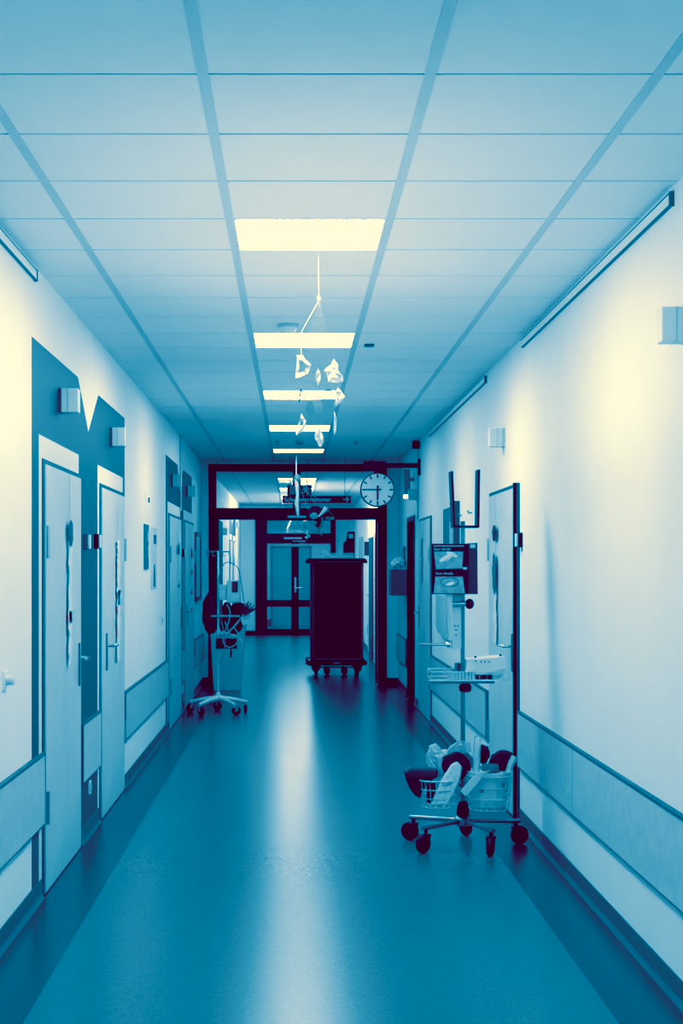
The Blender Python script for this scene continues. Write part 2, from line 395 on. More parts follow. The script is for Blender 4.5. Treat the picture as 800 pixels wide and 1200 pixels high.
# ================================================================= SIGNAL LAMPS ON THE WALLS
def siglamp(side, d, label, h=2.465, first=[None]):
    X = XL if side < 0 else XR; s_ = -side
    r = thing('signal_lamp', (X, d, h), label, 'lamp', 'box shaped signal lamps above the doors')
    b = MB(); b.box(X, X+s_*.016, d-.01, d+.09, h-.062, h+.062); b.build('back_plate', 'darkjamb' if side < 0 else 'light', r)
    b = MB(); b.box(X+s_*.016, X+s_*.105, d, d+.08, h-.062, h+.062); b.build('lamp_cover', 'white', r, bevel=.004)
    b = MB(); b.box(X+s_*.05, X+s_*.054, d-.002, d+.082, h-.063, h+.063); b.build('lamp_seam', 'light', r)
siglamp(-1, 7.80, 'signal lamp on the blue painted panel above the nearest left door')
siglamp(-1, 10.0, 'signal lamp on the blue painted panel above the second left door')
siglamp(-1, 15.05, 'small signal lamp on the dark panel above the third left door')
siglamp(-1, 17.2, 'dim signal lamp above the fourth left door, farthest on that wall')
siglamp(1, 5.35, 'signal lamp at the right edge of the photo, high on the wall')
siglamp(1, 10.05, 'white signal lamp above the nearest right door')
siglamp(1, 17.1, 'faint signal lamp on the right wall above the far pale door', h=2.42)
siglamp(-1, 25.6, 'signal lamp on the left wall beyond the screen, first one there', h=2.2)
siglamp(-1, 31.0, 'signal lamp over the mural beyond the glazed screen', h=2.46)

def callbox(side, d, h, label, dark='black'):
    X = XL if side < 0 else XR; s_ = -side
    r = thing('door_call_box', (X, d, h-.04), label, 'call box', 'small call boxes beside the doors')
    b = MB(); b.box(X, X+s_*.03, d, d+.07, h-.045, h+.045); b.build('box_body', dark, r, bevel=.003)
    b = MB(); b.box(X+s_*.03, X+s_*.04, d+.002, d+.068, h-.04, h+.04); b.build('face_plate', 'white', r)
callbox(-1, 8.72, 1.745, 'small wall call box to the right of the nearest left door', 'railedge')
callbox(-1, 9.2, 1.755, 'small dark sided call box just before the second left door')
callbox(-1, 16.5, 1.75, 'tiny dark call box between the two far left doors')
callbox(1, 9.28, 1.765, 'small call box with dark edge beside the nearest right door')

def socket(side, d, h, label, m='white'):
    X = XL if side < 0 else XR; s_ = -side
    r = thing('wall_socket', (X, d, h-.04), label, 'socket')
    b = MB(); b.box(X, X+s_*.012, d-.04, d+.04, h-.04, h+.04); b.build('socket_plate', m, r, bevel=.003)
    b = MB(); b.lathe((X+s_*.012, d, h), [(.026, 0), (.026, s_*.004), (.02, s_*.006)], 16, 'X'); b.build('socket_insert', 'light', r)
r = thing('rotary_switch', (XL, 6.35, 1.1), 'round knob switch on the cream wall at the left edge', 'switch')
b = MB(); b.box(XL, XL+.008, 6.31, 6.39, 1.08, 1.16); b.build('switch_plate', 'wall', r); b = MB(); b.lathe((XL+.008, 6.35, 1.12), [(.022,0),(.02,.03),(.015,.034)], 16, 'X'); b.build('knob', 'white', r, smooth=True)
socket(-1, 8.98, .28, 'white wall socket low on the dark panel between the two near left doors')
socket(-1, 13.9, 1.1, 'pale light switch on the left wall before the third door')
socket(-1, 16.55, .25, 'small pale socket low between the two far left doors')

# room number plate, notice boards, framed picture on left wall
r = thing('door_number_sign', (XL, 12.5, 2.0), 'tiny clear number sign above the notice boards on the left wall', 'sign')
b = MB(); b.box(XL, XL+.005, 12.45, 12.75, 2.02, 2.22); b.build('sign_plate', 'wall', r); b = MB(); b.box(XL+.005, XL+.012, 12.62, 12.69, 2.14, 2.18); b.build('sign_mark', 'ink', r)
r = thing('notice_board', (XL, 12.3, 1.57), 'narrow blue notice board with a card, left of the two on the left wall', 'notice board')
b = MB(); b.box(XL, XL+.012, 12.28, 12.62, 1.58, 1.95); b.build('board', 'blue', r); b = MB(); b.box(XL+.012, XL+.02, 12.45, 12.62, 1.80, 1.89); b.build('card', 'light', r)
b = MB(); b.box(XL+.012, XL+.016, 12.52, 12.66, 1.68, 1.78); b.build('card', 'paper', r)
r = thing('poster', (XL, 12.9, 1.4), 'tall pale poster with a dark figure, right of the blue notice board', 'poster')
b = MB(); b.box(XL, XL+.006, 12.88, 13.4, 1.40, 1.94); b.build('poster_sheet', 'paper', r)
b = MB(); b.box(XL+.006, XL+.009, 13.1, 13.35, 1.80, 1.88); b.build('poster_picture', 'railedge', r)
b = MB(); b.prism([(13.08,1.43),(13.22,1.42),(13.25,1.5),(13.18,1.62),(13.12,1.62),(13.09,1.5)], 'X', XL+.006, XL+.010); b.build('poster_figure', 'blue', r)
r = thing('picture_frame', (XL, 18.7, 1.15), 'tall dark framed picture past the fourth left door', 'picture')
b = MB(); b.box(XL, XL+.02, 18.65, 18.72, 1.17, 2.03); b.box(XL, XL+.03, 19.5, 19.56, 1.17, 2.03); b.box(XL, XL+.03, 18.72, 19.5, 1.17, 1.22); b.box(XL, XL+.03, 18.72, 19.5, 1.98, 2.03); b.build('frame', 'darkjamb', r)
b = MB(); b.box(XL, XL+.015, 18.72, 19.5, 1.22, 1.98); b.build('picture', 'rail', r)

# decorations hanging on the doors
def garland(side, d, ztop, zbot, label, kinds, seed=1, w=.05):
    X0 = (XL if side < 0 else XR)-side*.024; s_ = -side
    r = thing('door_garland', (X0, d, zbot), label, 'garland')
    b = MB(); b.tube([(X0+s_*.003, d, 2.09), (X0+s_*.004, d, zbot+.1)], .0018, 5); b.build('string', 'light', r)
    rnd = random.Random(seed)
    for z, sz, m in kinds:
        b = MB()
        if m in ('soft', 'mop', 'darkjamb'):
            b.blob((X0+s_*.012, d, z), (.009, w, sz), seed, .25, 1.6)
        else:
            n = 9; w2 = w*1.9; pts = [(d-w2*rnd.uniform(.12,.55), z-sz+2*sz*i/n) for i in range(n+1)] + [(d+w2*(.2+rnd.random()*.5), z+sz-2*sz*i/n) for i in range(n+1)]
            b.prism(pts, 'X', X0+s_*.004, X0+s_*.009)
        b.build('ornament', m, r, smooth=m in ('soft', 'mop'))
        seed += 1
garland(-1, 8.02, 2.05, 1.14, 'pale paper garland with a small blue ornament on the nearest left door', [(1.78, .07, 'mop'), (1.5, .20, 'surround'), (1.22, .14, 'surround')], 3, .06)
garland(-1, 10.25, 2.05, .95, 'long white feathery garland on the second left door', [(1.70, .08, 'surround'), (1.48, .14, 'surround'), (1.2, .24, 'surround')], 8, .09)
garland(-1, 15.6, 2.0, 1.1, 'string of small ornaments on the third left door', [(1.78, .06, 'darkjamb'), (1.5, .02, 'surround'), (1.4, .02, 'mop')], 2, .06)
garland(-1, 17.6, 2.0, 1.1, 'string of tiny dark ornaments on the fourth left door', [(1.75, .06, 'darkjamb'), (1.53, .03, 'mop'), (1.3, .03, 'mop'), (1.1, .02, 'mop')], 2, .05)
garland(1, 10.33, 2.08, 1.12, 'hanging garland with a dark leaf shape and white lace strip on the nearest right door', [(1.83, .055, 'soft'), (1.55, .14, 'mop'), (1.25, .17, 'surround')], 5, .075)
garland(1, 16.3, 2.0, 1.3, 'small pale ornaments strung on the far right door', [(1.8, .1, 'light'), (1.55, .12, 'light')], 9, .12)

# ================================================================= CEILING ITEMS
def smoke(d, x, label):
    r = thing('smoke_detector', (x, d, TOP-.07), label, 'smoke detector', 'smoke detectors on the ceiling')
    b = MB(); b.lathe((x, d, TOP), [(.062, 0), (.062, -.015), (.05, -.02)], 24); b.build('base_ring', 'light', r, smooth=True)
    b = MB(); b.lathe((x, d, TOP-.018), [(.048, 0), (.046, -.012), (.035, -.03), (.012, -.036)], 24); b.build('dome', 'grey' if d > 10 else 'white', r, smooth=True)
smoke(8.8, XX(337.5, 8.8), 'small pale smoke detector between the first and second ceiling lights')
smoke(16.9, XX(351, 16.9), 'grey dome smoke detector just before the fifth ceiling light')
b = MB(); b.box(XX(427, 9.6), XX(438, 9.6), 9.57, 9.66, TOP-.008, TOP); tag(b.build('ceiling_vent', 'darkjamb'), 'tiny dark slot shaped fitting on the ceiling to the right of the mobile', 'fitting')
for x, l in ((325, 'tiny ceiling hook to the left of the smoke detector'), (416.5, 'tiny ceiling hook to the right of the smoke detector')):
    b = MB(); px = XX(x, 17.0); b.tube([(px, 17.0, TOP), (px, 17.0, TOP-.03), (px+.015, 17.0, TOP-.045)], .005, 6); b.box(px-.03, px+.03, 16.99, 17.01, TOP-.006, TOP); tag(b.build('ceiling_hook', 'railedge'), l, 'hook')
b = MB(); b.box(1.33, 1.41, 16.7, 16.78, 2.915, TOP-.02); b.box(1.365, 1.375, 16.735, 16.745, TOP-.02, TOP)
tag(b.build('alarm_sounder', 'cart'), 'small dark alarm box under the ceiling above the clock bracket', 'alarm')
r = thing('exit_lamp', (1.37, 17.6, 2.4), 'small tubular lamp glowing at its lower end on the right wall beside the clock', 'lamp')
b = MB(); b.box(1.30, 1.37, 17.55, 17.62, 2.44, 2.74); b.box(1.37, 1.42, 17.57, 17.60, 2.6, 2.64); b.build('lamp_body', 'grey', r)
b = MB(); b.box(1.295, 1.375, 17.545, 17.625, 2.40, 2.44); b.build('lamp_glow', mat('lamp_glow', .8, emit=2.5), r)

# ---- shell mobile
MD = 6.80; mx = lambda x: XX(x, MD); mh = lambda y: HT(y, MD)
r = thing('shell_mobile', (mx(373), MD, mh(525)), 'hanging mobile of pale shells and discs below the nearest ceiling light', 'mobile')
b = MB(); b.tube([(mx(373), MD, TOP), (mx(373.5), MD, mh(347))], .0014, 6); b.tube([(mx(373.5), MD, mh(352)), (mx(352), MD, mh(391)), (mx(353), MD, mh(420))], .0013, 6)
b2 = MB()
for x, y in ((390, 420), (372, 432), (352, 450), (385, 455), (363, 470), (353, 485), (373, 498), (392, 482), (394, 452)):
    b2.tube([(mx(373.5), MD, mh(352)), (mx(x), MD+.01, mh(y))], .00035, 4)
b.build('thread', 'rail', r); b2.build('nylon_thread', 'nylon', r)
b = MB(); b.blob((mx(373.3), MD, mh(350)), (.008, .008, .012), 1, .1); b.build('bead', 'rail', r)
def shard(poly, m, dd, nm='shell', bulge=.015, hole=None):
    b = MB(); P = [(mx(x), mh(y)) for x, y in poly]
    cx = sum(p[0] for p in P)/len(P); cy = sum(p[1] for p in P)/len(P)
    rim = [b.b.verts.new((x, MD+dd+.008*math.sin(5*i), y)) for i, (x, y) in enumerate(P)]
    mid = [b.b.verts.new((cx+(x-cx)*.55, MD+dd-bulge*(.6+.4*math.cos(4*i)), cy+(y-cy)*.55)) for i, (x, y) in enumerate(P)]
    ctr = b.b.verts.new((cx, MD+dd-bulge*.3, cy)); n = len(P)
    for i in range(n):
        b._f([rim[i], rim[(i+1)%n], mid[(i+1)%n], mid[i]])
        if not hole: b._f([mid[i], mid[(i+1)%n], ctr])
    o = b.build(nm, m, r)
    sm = o.modifiers.new('thick', 'SOLIDIFY'); sm.thickness = .003
    return o
shard([(347.5,416),(355,417),(357,421),(364,427),(362,433),(360,438),(353,442),(346,443.5),(347,435),(348,425)], 'shell', 0, hole=True)
shard([(391,420),(396,427),(396,434),(401,440),(402,446),(395,448),(385,447),(384,440),(380,434),(383,430),(388,427)], 'shell', .02)
shard([(372.5,433),(375,440),(375,447),(372.5,453),(370.5,446),(370.5,440)], 'shell', -.02)
shard([(396,453),(400,458),(404,464),(399,470),(393,476),(392.5,472),(395,466),(393,460)], 'shell', .03)
shard([(353,451),(353.8,456),(352,463),(351,471),(350.2,470),(351.5,460)], 'blue', .01, 'sliver')
shard([(392,482),(393.2,490),(393.4,504),(392.4,508.5),(391.6,504),(391.8,490)], 'shell', .01, 'sliver')
shard([(353.5,485),(355,490),(358,493),(358,498),(354,505),(349,508),(347,511),(347,506),(350,502),(350,497),(352,493)], 'shell', -.01, hole=True)
shard([(373,497),(375,504),(378,511),(379,517),(376,523),(373,522),(371,516),(369,513),(370,507)], 'shell', .015)
b = MB()
for x, y, a, c in ((384.5, 467.5, 8.5, 12.5), (363.5, 479.5, 4.5, 10.5)):
    P = [(mx(x)+a/F*MD*math.cos(t*PI/12)*1.0, mh(y)+c/F*MD*math.sin(t*PI/12)) for t in range(24)]
    b.prism(P, 'Y', MD+.03, MD+.034)
b.build('disc', 'disc', r)

# ---- bird mobile further down
BD = 18.9; bx = lambda x: XX(x, BD); bh = lambda y: HT(y, BD)
r = thing('bird_mobile', (bx(350), BD, bh(633)), 'hanging wooden bird mobile on a cord in front of the door sign', 'mobile')
b = MB(); b.tube([(bx(347), BD, TOP), (bx(347), BD, bh(557))], .008, 6)
for x, y in ((362, 600), (378, 600), (390, 604)): b.tube([(bx(347), BD, bh(560)), (bx(x), BD, bh(y))], .0015, 4)
b.build('cord', 'light', r)
b = MB(); b.blob((bx(348), BD, bh(561)), (.045, .03, .06), 4, .3); b.build('knot', 'blue', r, smooth=True)
b = MB(); b.tube([(bx(347), BD, bh(562)), (bx(348.5), BD, bh(580)), (bx(347.5), BD, bh(590)), (bx(349), BD, bh(604))], [.028, .02, .03, .018], 10); b.build('twisted_tassel', 'rail', r, smooth=True)
b = MB(); b.box(bx(337), bx(361), BD-.02, BD+.02, bh(606.8), bh(604.2)); b.build('wooden_bar', 'grey', r); b = MB(); b.box(bx(381), bx(391.5), BD+.0, BD+.05, bh(609), bh(605.5)); b.build('wooden_bar', 'grey', r)
b = MB(); b.box(bx(332.5), bx(353.5), BD-.02, BD+.0, bh(631.8), bh(629.6)); b.build('wooden_bar', 'light', r); b = MB(); b.box(bx(343), bx(358), BD, BD+.02, bh(634.8), bh(633.4)); b.build('wooden_bar', 'light', r)
b = MB(); P = [(354,611),(362,610),(370,614),(376,606),(379,606),(378,616),(374,622),(368,624),(361,622),(356,617)]
b.prism([(bx(x), bh(y)) for x, y in P], 'Y', BD-.02, BD+.02); b.build('bird_body', 'grey', r, bevel=.01)
b = MB(); P = [(360,597),(366,593),(372,593),(377,596),(379,601),(376,606),(376,612),(373,618),(369,616),(372,612),(365,609),(358,607)]
b.prism([(bx(x), bh(y)) for x, y in P], 'Y', BD-.035, BD-.021); b.build('bird_wing', 'soft', r)
b = MB(); P = [(362,605),(366,601),(370,601),(373,605),(371,608),(366,609)]
b.prism([(bx(x), bh(y)) for x, y in P], 'Y', BD-.055, BD-.036); b.build('bird_head', 'grey', r, bevel=.006)
b = MB(); b.tube([(bx(373), BD-.045, bh(606)), (bx(378), BD-.045, bh(601)), (bx(383), BD-.045, bh(595.5))], [.012, .024, .04], 6); b.build('bird_neck', 'light', r)
b = MB(); b.tube([(bx(362), BD, bh(620)), (bx(359), BD, bh(625)), (bx(362), BD, bh(628)), (bx(358), BD, bh(631))], .022, 6); b.build('bird_foot', 'light', r)
b = MB(); b.tube([(bx(374), BD, bh(618)), (bx(372), BD, bh(625)), (bx(376), BD, bh(626)), (bx(378), BD, bh(623))], .022, 6); b.build('bird_foot', 'grey', r)

# ---- clock on its bracket
CD = 16.75; cx, cz, cr = XX(442, CD), HT(574, CD), .192
r = thing('wall_clock', (cx, CD, cz-cr), 'round white clock with black hands hung from a dark bracket', 'clock')
b = MB(); b.lathe((cx, CD-.03, cz), [(cr, 0), (cr, .07), (cr*.97, .075)], 48, 'Y'); b.lathe((cx, CD-.036, cz), [(cr-.012, .012), (cr-.012, 0), (cr, 0), (cr, .012)], 48, 'Y'); b.build('clock_case', 'dark', r, smooth=True)
b = MB(); b.lathe((cx, CD-.0375, cz), [(cr-.013, 0), (cr-.013, .006)], 48, 'Y'); b.build('dial', 'white', r)
for k in range(12):
    b = MB(); a = k*PI/6; R1, R0 = cr-.02, cr-(.062 if k % 3 == 0 else .055)
    b.tube([(cx+R0*math.sin(a), CD-.041, cz+R0*math.cos(a)), (cx+R1*math.sin(a), CD-.041, cz+R1*math.cos(a))], .0075, 4); b.build('hour_mark', 'ink', r)
def hand(ang, L, back, w, nm, y):
    s_, c_ = math.sin(ang), math.cos(ang); q = lambda u, v: (cx+u*s_+v*c_, cz+u*c_-v*s_)
    b = MB(); b.prism([q(-back,-w), q(L,-w*.8), q(L,w*.8), q(-back,w)], 'Y', y, y+.003); b.build(nm, 'ink', r)
hand(math.radians(180), .115, .045, .0095, 'hour_hand', CD-.046); hand(math.radians(270.5), .155, .04, .007, 'minute_hand', CD-.050)
b = MB(); b.box(XX(426, CD), XR-.03, CD-.03, CD+.03, 2.70, 2.755); b.box(XR-.03, XR, CD-.06, CD+.06, 2.62, 2.80); b.box(XX(426, CD), XX(452, CD), CD-.035, CD+.035, 2.685, 2.775); b.box(cx-.04, cx+.04, CD-.015, CD+.015, cz+cr-.01, 2.70)
b.build('bracket', 'dark', r, bevel=.004)

# ---- direction sign and exit sign hung near the screen
r = thing('direction_sign', (XX(371, 19.4), 19.4, 2.48), 'long dark direction sign reading Schwesternzimmer with an arrow', 'sign')
g = lambda x: XX(x, 19.4); q = lambda y: HT(y, 19.4)
b = MB(); b.box(g(331), g(411), 19.38, 19.42, q(589.5), q(581)); b.build('sign_panel', 'cart', r)
b = MB(); b.tube([(g(340), 19.4, q(581)), (g(340), 19.4, TOP)], .004, 6); b.build('hanger', 'darkjamb', r); b = MB(); b.tube([(g(404), 19.4, q(581)), (g(404), 19.4, TOP)], .004, 6); b.build('hanger', 'darkjamb', r)
text('lettering', 'Schwesternzimmer', .078, (g(333), 19.374, q(587.8)), 'rail', r)
b = MB(); b.box(g(401.5), g(408), 19.372, 19.378, q(585.8), q(584.9)); b.tube([(g(405.5), 19.375, q(582.6)), (g(408.5), 19.375, q(585.35)), (g(405.5), 19.375, q(588.1))], .006, 5); b.build('arrow', 'light', r)
r = thing('exit_sign', (XX(351, 19.9), 19.9, 2.56), 'dark exit sign with running figure above the direction sign', 'sign')
g = lambda x: XX(x, 19.9); q = lambda y: HT(y, 19.9)
b = MB(); b.box(g(336.5), g(365), 19.86, 19.94, q(580.8), q(568.5)); b.build('sign_box', 'cart', r, bevel=.008)
b = MB(); b.box(g(339), g(346), 19.852, 19.86, q(579.8), q(569.5)); b.build('pale_field', 'grey', r)
b = MB(); b.tube([(g(343), 19.9, q(569)), (g(343), 19.9, TOP)], .004, 6); b.build('hanger', 'darkjamb', r); b = MB(); b.tube([(g(360), 19.9, q(569)), (g(360), 19.9, TOP)], .004, 6); b.build('hanger', 'darkjamb', r)
b = MB(); y = 19.855; T = lambda pts, w=.008: b.tube([(g(a), y, q(c)) for a, c in pts], w, 5)
b.blob((g(359.3), y, q(570.6)), (.011, .004, .011), 1, 0, sub=2)
T([(358.5, 572), (357.3, 575.3)], .012); T([(358.3, 572.3), (361, 573.3), (362.8, 572.2)], .006); T([(358.3, 572.4), (355.3, 573), (354.5, 575)], .006)
T([(357.5, 575.3), (360, 577), (359.5, 579.8)]); T([(357.3, 575.3), (355.8, 577.8), (353, 578.3)])
b.build('running_figure', 'light', r)

# ---- paper towel dispenser near the screen
r = thing('paper_dispenser', (1.32, 18.9, 1.22), 'dark dispenser box on the right wall with crumpled white liner on top', 'dispenser')
g = lambda x: XX(x, 18.7); q = lambda y: HT(y, 18.7)
b = MB(); b.box(g(458), XR, 18.7, 19.15, q(698), q(667)); b.build('bin_body', 'railedge', r, bevel=.01)
b = MB(); b.blob((g(467), 18.85, q(660)), (.085, .13, .07), 3, .35, 2, 3, ry=-.5); b.build('liner', 'filmw', r, smooth=False)
b = MB(); b.box(XR-.03, XR, 18.9, 19.02, q(662), q(640)); b.build('mount', 'blue', r)

# ---- notice board and dispenser box on right wall behind the stand
r = thing('information_board', (XR, 12.7, 1.7), 'tall blue information board on the right wall behind the equipment stand', 'notice board')
b = MB(); b.box(XR-.02, XR, 12.85, 14.0, 1.35, 2.13); b.build('board', 'blue', r); b = MB(); b.box(XR-.05, XR, 12.78, 12.86, 1.35, 2.16); b.build('frame', 'darkjamb', r)
b = MB(); b.box(XR-.024, XR-.02, 13.0, 13.4, 1.8, 2.0); b.build('paper_sheet', 'light', r)
r = thing('glove_dispenser', (XR, 13.2, .95), 'flat grey cabinet on the right wall beside the stand column', 'cabinet')
b = MB(); b.prism([(13.2, 1.33), (14.4, 1.33), (14.4, 1.02), (14.2, .98), (13.2, .95)], 'X', XR-.05, XR); b.build('cabinet_body', 'rail', r)
b = MB(); b.box(XR-.055, XR-.05, 13.35, 13.4, 1.0, 1.33); b.build('door_edge', 'light', r)
for x, y, l in ((541, 604, 'left one of two tiny wall hooks above the stand'), (553, 601, 'right one of two tiny wall hooks above the stand')):
    d = F*XR/(x-VX); b = MB(); b.tube([(XR, d, HT(y, d)), (XR-.03, d, HT(y, d)), (XR-.035, d, HT(y, d)+.02)], .006, 6); tag(b.build('wall_hook', 'steel'), l, 'hook')

# ================================================================= EQUIPMENT STAND (right)
SX, SD = .975, 8.62
def caster(root, x, y, zt, rw=.045, rz=0, mf='black', mw='black'):
    """swivel caster hanging below zt at x,y; the wheel trails behind the stem"""
    c_, s_ = math.cos(rz), math.sin(rz)
    wx, wy = x+.025*c_, y+.025*s_
    cst = MB(); cst.tube([(x, y, zt), (x, y, rw*1.7)], .012, 8)
    cst.obox(((x+wx)/2, (y+wy)/2, rw*1.75), (.06, .05, .018), rz=rz)
    for k in (-1, 1):
        ox, oy = -s_*k*.021, c_*k*.021
        cst.obox((wx+ox*.1*0+ox, wy+oy, rw*1.35), (.035, .005, rw*.9), rz=rz)
    cs = cst.build('caster', mf, root, bevel=.002)
    w = MB(); ax = Vector((-s_, c_, 0)); n = 20; rings = []
    for off, rr in ((-.015, rw*.8), (-.015, rw*.96), (-.010, rw), (.010, rw), (.015, rw*.96), (.015, rw*.8)):
        rings.append([w.b.verts.new(Vector((wx, wy, rw)) + ax*off + (Vector((c_, s_, 0))*math.cos(2*PI*k/n) + Vector((0,0,1))*math.sin(2*PI*k/n))*rr) for k in range(n)])
    for A, B in zip(rings, rings[1:]):
        for k in range(n): w._f([A[k], A[(k+1)%n], B[(k+1)%n], B[k]])
    w._f(rings[0][::-1]); w._f(rings[-1])
    w.tube([Vector((wx, wy, rw))-ax*.023, Vector((wx, wy, rw))+ax*.023], .009, 8)
    w.build('wheel', mw, cs, smooth=True)
st = thing('equipment_stand', (SX, SD, 0), 'tall wheeled medical stand with tray and wire baskets on the right', 'stand')
ang0 = math.radians(6)
for k in range(5):
    a = ang0 + k*2*PI/5; ex, ey = SX+.335*math.cos(a), SD+.335*math.sin(a)
    b = MB(); b.tube([(SX+.03*math.cos(a), SD+.03*math.sin(a), .142), (ex, ey, .135)], .0135, 10); b.build('base_arm', 'armsteel', st, smooth=True)
    caster(st, SX+.31*math.cos(a), SD+.31*math.sin(a), .13, .054, [.4, 2.0, 2.6, -2.3, -1.9][k])
b = MB(); b.lathe((SX, SD, .11), [(.035, 0), (.05, .012), (.05, .045), (.03, .06)], 20); b.build('hub', 'steel', st, smooth=True)
b = MB(); b.lathe((SX, SD, .165), [(.03, 0), (.038, .02), (.034, .05), (.025, .085), (.018, .09)], 16); b.build('clamp', 'black', st, smooth=True)
b = MB(); b.tube([(SX, SD, .16), (SX, SD, 1.86)], .0125, 12); b.build('pole', 'armsteel', st, smooth=True)
# U shaped holder on top
sx = lambda x: XX(x, SD); sh = lambda y: HT(y, SD)
b = MB()
b.prism([(sx(526.5), sh(553)), (sx(529.5), sh(553)), (sx(532), sh(618)), (sx(529.5), sh(618))], 'Y', SD-.06, SD+.06)
b.prism([(sx(558), sh(551)), (sx(561), sh(551)), (sx(560), sh(618)), (sx(557.5), sh(618))], 'Y', SD-.06, SD+.06)
b.box(sx(529.5), sx(560), SD-.06, SD+.06, sh(618.5), sh(616)); b.build('top_holder', 'dark', st)
# dark sign box with two packs
b = MB(); b.box(sx(503.5), sx(546), SD-.10, SD-.02, sh(696), sh(637.5)); b.build('display_box', 'cart', st, bevel=.003)
b = MB(); b.prism([(sx(546), sh(637)), (sx(557), sh(636.5)), (sx(557.5), sh(696)), (sx(546), sh(696))], 'Y', SD-.085, SD-.03); b.build('display_side', 'purple', st)
fr = SD-.1015
b = MB(); b.prism([(sx(506.5), sh(646.5)), (sx(540), sh(646.5)), (sx(539), sh(666)), (sx(508.5), sh(667))], 'Y', fr-.004, fr+.003); b.prism([(sx(508), sh(675.5)), (sx(539.5), sh(675.5)), (sx(542), sh(695)), (sx(506), sh(695))], 'Y', fr-.004, fr+.003)
b.build('picture_card', 'print', st)
b = MB(); b.blob((sx(521), fr-.005, sh(654)), (.04, .004, .014), 3, .4, ry=-.5); b.blob((sx(527), fr-.005, sh(650)), (.03, .004, .012), 4, .4, ry=.4); b.build('picture_hand', 'white', st, smooth=True)
b = MB(); b.tube(oval(0,0,0,.05,.026,20,2.3), .003, 5, closed=True)
for v in b.b.verts: v.co = Vector((sx(524.5)+v.co.x, fr-.004+v.co.z*.3, sh(682)+v.co.y))
b.build('picture_ring', 'blue', st)
b = MB(); b.blob((sx(525.5), fr-.006, sh(684)), (.024, .003, .009), 6, .3, ry=-.3); b.build('picture_hand', 'white', st, smooth=True)
b = MB(); b.box(sx(506), sx(541), fr-.002, fr+.002, sh(640.6), sh(639.6)); b.box(sx(548.5), sx(554.5), SD-.089, SD-.084, sh(642.5), sh(638)); b.box(sx(540), sx(544.5), fr-.004, fr, sh(667.5), sh(664.5)); b.build('pale_mark', 'light', st)
text('lettering', 'Sauer alkoolle', .017, (sx(506), fr-.001, sh(644.8)), 'white', st); text('lettering', 'Sauer alkoolle', .017, (sx(508.5), fr-.001, sh(673)), 'white', st)
# column plate, knob, side bar
b = MB(); b.box(sx(529), sx(540), SD-.03, SD+.02, sh(760), sh(696)); b.build('column_plate', 'rail', st, bevel=.003)
b = MB()
for x, y in ((532, 733), (535.5, 733), (533.5, 738), (533.5, 744)): b.lathe((sx(x), SD-.032, sh(y)), [(.004, 0), (.004, .003)], 8, 'Y')
b.build('screw_holes', 'ink', st)
b = MB(); b.tube([(sx(529), SD-.04, sh(708)), (sx(546), SD-.04, sh(707))], .014, 10); b.build('knob_shaft', 'metal', st, smooth=True)
b = MB(); b.blob((sx(549), SD-.04, sh(707.5)), (.026, .03, .03), 1, .03); b.build('knob', 'black', st, smooth=True)
b = MB(); b.tube([(sx(491), SD-.03, sh(754.5)), (sx(510), SD-.03, sh(755)), (sx(529), SD-.02, sh(755))], [.008, .008, .010], 10); b.blob((sx(525), SD-.03, sh(755)), (.022, .016, .016), 1, .05); b.build('side_bar', 'chrome', st, smooth=True)
# tray
zt = .955
b = MB(); b.box(sx(503), sx(575), SD-.15, SD+.13, zt-.014, zt-.006); b.build('tray_plate', 'blue', st)
b = MB(); b.tube([(sx(499), SD-.155, zt), (sx(575), SD-.155, zt)], .0085, 8); b.build('tray_rail', 'chrome', st, smooth=True)
b = MB(); b.lathe((SX, SD-.12, zt-.045), [(.02,-.02),(.034,-.012),(.036,.012),(.026,.03)], 18); b.build('knob', 'black', st, smooth=True)
b = MB(); P = [(sx(575), SD-.15, zt), (sx(592), SD-.12, zt+.0), (sx(592), SD-.12, zt+.06)]
for z in (zt+.006, zt+.05):
    b.tube([(sx(503), SD-.14, z), (sx(592), SD-.14, z), (sx(592), SD+.13, z), (sx(503), SD+.13, z)], .0028, 6, closed=True)
for x in (503, 521, 540, 558, 575, 592):
    for yy in (SD-.14, SD+.13): b.tube([(sx(x), yy, zt), (sx(x), yy, zt+.05)], .0022, 6)
b.build('tray_basket', 'wire', st)
# lower wire baskets
def wire_basket(cx, cy, z0, z1, a, bb, m='wire', root=st, nv=22, nr=4, taper=.86):
    b = MB()
    for k in range(nr):
        u = k/(nr-1); s_ = taper+(1-taper)*u
        b.tube(oval(cx, cy, z0+(z1-z0)*u, a*s_, bb*s_, 28), .0045 if k == nr-1 else .003, 6, closed=True)
    A, B = oval(cx, cy, z0, a*taper, bb*taper, nv), oval(cx, cy, z1, a, bb, nv)
    for p, q_ in zip(A, B): b.tube([p, q_], .0016, 5)
    for k in range(1, nv//2): b.tube([A[k], A[-k]], .0014, 5)
    return b.build('wire_basket', m, root)
LBX, LBD, RBX, RBD = sx(513), SD-.02, sx(571), SD-.06
wire_basket(LBX, LBD, .235, .385, .118, .13); wire_basket(RBX, RBD, .225, .415, .128, .135)
b = MB()
for bx_ in (LBX+.115, RBX-.12): b.tube([(SX, SD, .33), (bx_, SD-.03, .36)], .006, 6)
b.tube([(SX, SD, zt-.01), (SX+.02, SD-.1, zt-.01)], .008, 6); b.tube([(SX,SD,1.7),(SX-.02,SD-.03,1.7)], .01, 6)
b.build('basket_bracket', 'steel', st)

